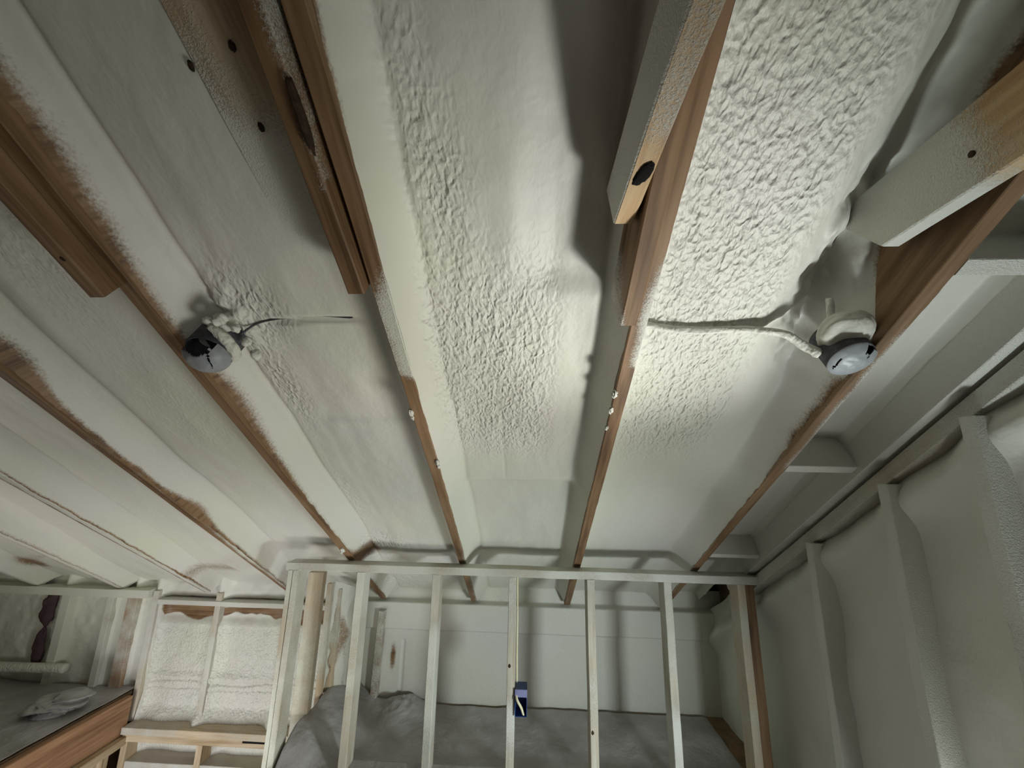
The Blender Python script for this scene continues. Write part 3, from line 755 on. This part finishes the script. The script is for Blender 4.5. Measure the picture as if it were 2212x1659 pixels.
# top plate over the left part
beam('top_plate', (-4.4, YB+.02, -.855), (-2.55, YB+.02, -.855), EY, .12, EZ, .05, COAT, kf, lambda P, s: .8, step=.05)
beam('top_plate', (-2.50, YB+.03, -.905), (-1.26, YB+.03, -.905), EY, .09, EZ, .03, COAT, kf, lambda P, s: .8, step=.05)
# ledge at floor level in the stair opening
beam('ledge_plate', (-2.50, YB-.0, -1.612), (-1.26, YB-.0, -1.612), EY, .17, EZ, W, PALE, kf, lambda P, s: .3+.3*float(vn(P[0]*4, 3, 3)), step=.05)
beam('ledge_plate', (-2.50, YB-.0, -1.655), (-1.26, YB-.0, -1.655), EY, .14, EZ, W, PALE, kf, lambda P, s: .2, step=.05)
boxmesh('dark_gap', (-1.72, YB-.0855, -1.640), (-1.55, YB-.06, -1.631), BLACK, kf)
for sx in (-2.48, -2.0, -1.50, -1.30):
    beam('lower_stud', (sx, YB-.0, -2.5), (sx, YB-.0, -1.675), EX, W, EY, .13, PALE, kf, lambda P, s: .25, step=.1)
# foam of the lower wall
X2, Z2 = np.meshgrid(np.linspace(-2.52, -1.22, 160), np.linspace(-2.5, -1.66, 90), indexing='ij')
D2_ = .05+(fb(X2*6, Z2*5, 111)-.5)*.03
for sx in (-2.48, -2.0, -1.50): D2_ = D2_ - .04*np.exp(-((X2-sx)/.04)**2)
D2_ = D2_ + .05*ss(-1.79, -1.80, Z2)*(1-ss(-1.84, -1.85, Z2)*0)
o = grid('wall_back_lower', np.stack([X2, YB+D2_, Z2], -1), FOAM, None, {'gc': np.stack([X2, Z2, X2], -1), 'rough': X2*0+.5, 'wood': X2*0}, flip=True)
tag(o, kind='structure')
beam('lower_block', (-2.46, YB-.0, -1.80), (-1.3, YB-.0, -1.80), EY, .12, EZ, W, PALE, kf, lambda P, s: .6)

# dark gap and pale pipe on the far left of the back wall
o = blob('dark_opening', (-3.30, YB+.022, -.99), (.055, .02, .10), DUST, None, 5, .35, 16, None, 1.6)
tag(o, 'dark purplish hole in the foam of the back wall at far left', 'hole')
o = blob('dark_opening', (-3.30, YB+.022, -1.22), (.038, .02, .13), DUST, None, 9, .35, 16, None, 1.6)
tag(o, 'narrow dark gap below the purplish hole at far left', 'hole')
o = tube('pipe', [(-3.9, YB-.03, -1.315), (-3.5, YB-.03, -1.32), (-3.2, YB-.03, -1.315), (-3.02, YB-.02, -1.32)], .028, FOAM, None, 12, bump=.12)
tag(o, 'pale foam-covered pipe lying low along the back wall at far left', 'pipe')

# ------------------------------------------------------------------ partition-side details on the back wall
o = beam('blocking_board', (-.955, YB-.02, -1.40), (-.945, YB-.02, -.90), EX, .04, EY, .05, WOOD, None, lambda P, s: .42+.15*float(vn(P[2]*9, 1, 3)), step=.03)
tag(o, 'narrow brown-grey board standing against the foam wall behind the first partition gap', 'board')
for k, (fn, lab) in RAF.items():
    pass

# ------------------------------------------------------------------ floors, stair opening
def slab(name, x0, x1, y0, y1, top, th, material):
    o = boxmesh(name, (x0, y0, top-th), (x1, y1, top), material, None); return tag(o, kind='structure')
slab('floor', -4.5, -2.56, -1.6, 2.92, -ZC, .02, SHEATH)
slab('floor', -1.25, 1.27, -1.6, 2.92, -ZC, .02, SHEATH)
slab('floor', -2.56, -1.25, -1.6, .6, -ZC, .02, SHEATH)
slab('floor_lower', -4.5, 1.27, -1.6, 2.92, -3.2, .02, SHEATH)
o = boxmesh('wall_left', (-4.5, -1.6, -ZC), (-4.45, 2.92, 1.6), SHEATH, None); tag(o, kind='structure')
rim = empty('stair_rim', 'orange-brown rim board along the left edge of the stair opening', 'board')
beam('rim_board', (-2.53, .6, -1.54), (-2.53, 2.74, -1.54), EX, .045, EZ, .205, WORANGE, rim, lambda P, s: .08+.35*(1-float(ss(1.7, 2.3, P[1]))), step=.04)
beam('lower_plate', (-2.52, .6, -1.668), (-2.52, 2.74, -1.668), EX, .10, EZ, .045, PALE, rim, lambda P, s: .15, step=.05)
for y in (1.5, 1.9, 2.3, 2.62):
    beam('lower_stud', (-2.53, y, -2.6), (-2.53, y, -1.692), EX, .09, EY, W, PALE, rim, lambda P, s: .3, step=.1)
o = boxmesh('wall_stair_left', (-2.66, .6, -3.2), (-2.60, 2.92, -1.47), SHEATH, None); tag(o, kind='structure')
o = boxmesh('wall_stair_right', (-1.23, .6, -3.2), (-1.18, 2.92, -1.46), SHEATH, None); tag(o, kind='structure')

# plastic sheets on the floor
X, Y = np.meshgrid(np.linspace(-1.17, 1.09, 260), np.linspace(.9, 2.765, 220), indexing='ij')
Z = -ZC+.006 + .012*fb(X*5, Y*5, 121) + .020*np.abs(fb(X*4+Y*3, Y*2-X*3, 123)-.5)
Z = Z + .14*(1-ss(-1.17, -.86, X+.05*(fb(Y*6, X, 5)-.5)))*ss(2.02, 2.25, Y)*(1+.3*(fb(X*20, Y*14, 8)-.5))
Z = Z + .05*np.exp(-((X+.75)/.12)**2-((Y-2.72)/.10)**2)*(.5+fb(X*25, Y*25, 6))
hs = (np.abs(Y-(YP+.0445)) < .05)
Z = np.where(hs, np.maximum(Z, -ZC+.045), Z)
o = grid('plastic_sheet', np.stack([X, Y, Z], -1), PLAST, None)
tag(o, 'grey plastic sheet spread over the floor behind the partition and creased up at its left', 'plastic sheet')
md = o.modifiers.new('thick', 'SOLIDIFY'); md.thickness = .001; md.offset = 1
X, Y = np.meshgrid(np.linspace(-4.4, -2.545, 160), np.linspace(.8, 2.80, 170), indexing='ij')
Z = -ZC+.006 + .02*fb(X*4, Y*5, 131) + .02*np.abs(fb(X*3+Y*3, Y*2, 133)-.5)
o = grid('plastic_sheet', np.stack([X, Y, Z], -1), PLAST, None)
tag(o, 'dark dusty plastic sheet over the floor left of the stair opening', 'plastic sheet')
md = o.modifiers.new('thick', 'SOLIDIFY'); md.thickness = .001; md.offset = 1
o = blob('plastic_bag', (-2.75, 2.52, -ZC+.055), (.14, .12, .038), PLAST, None, 12, .45, 24, None, 2.5)
tag(o, 'crumpled dusty plastic bundle on the floor beside the stair rim board', 'plastic bag')
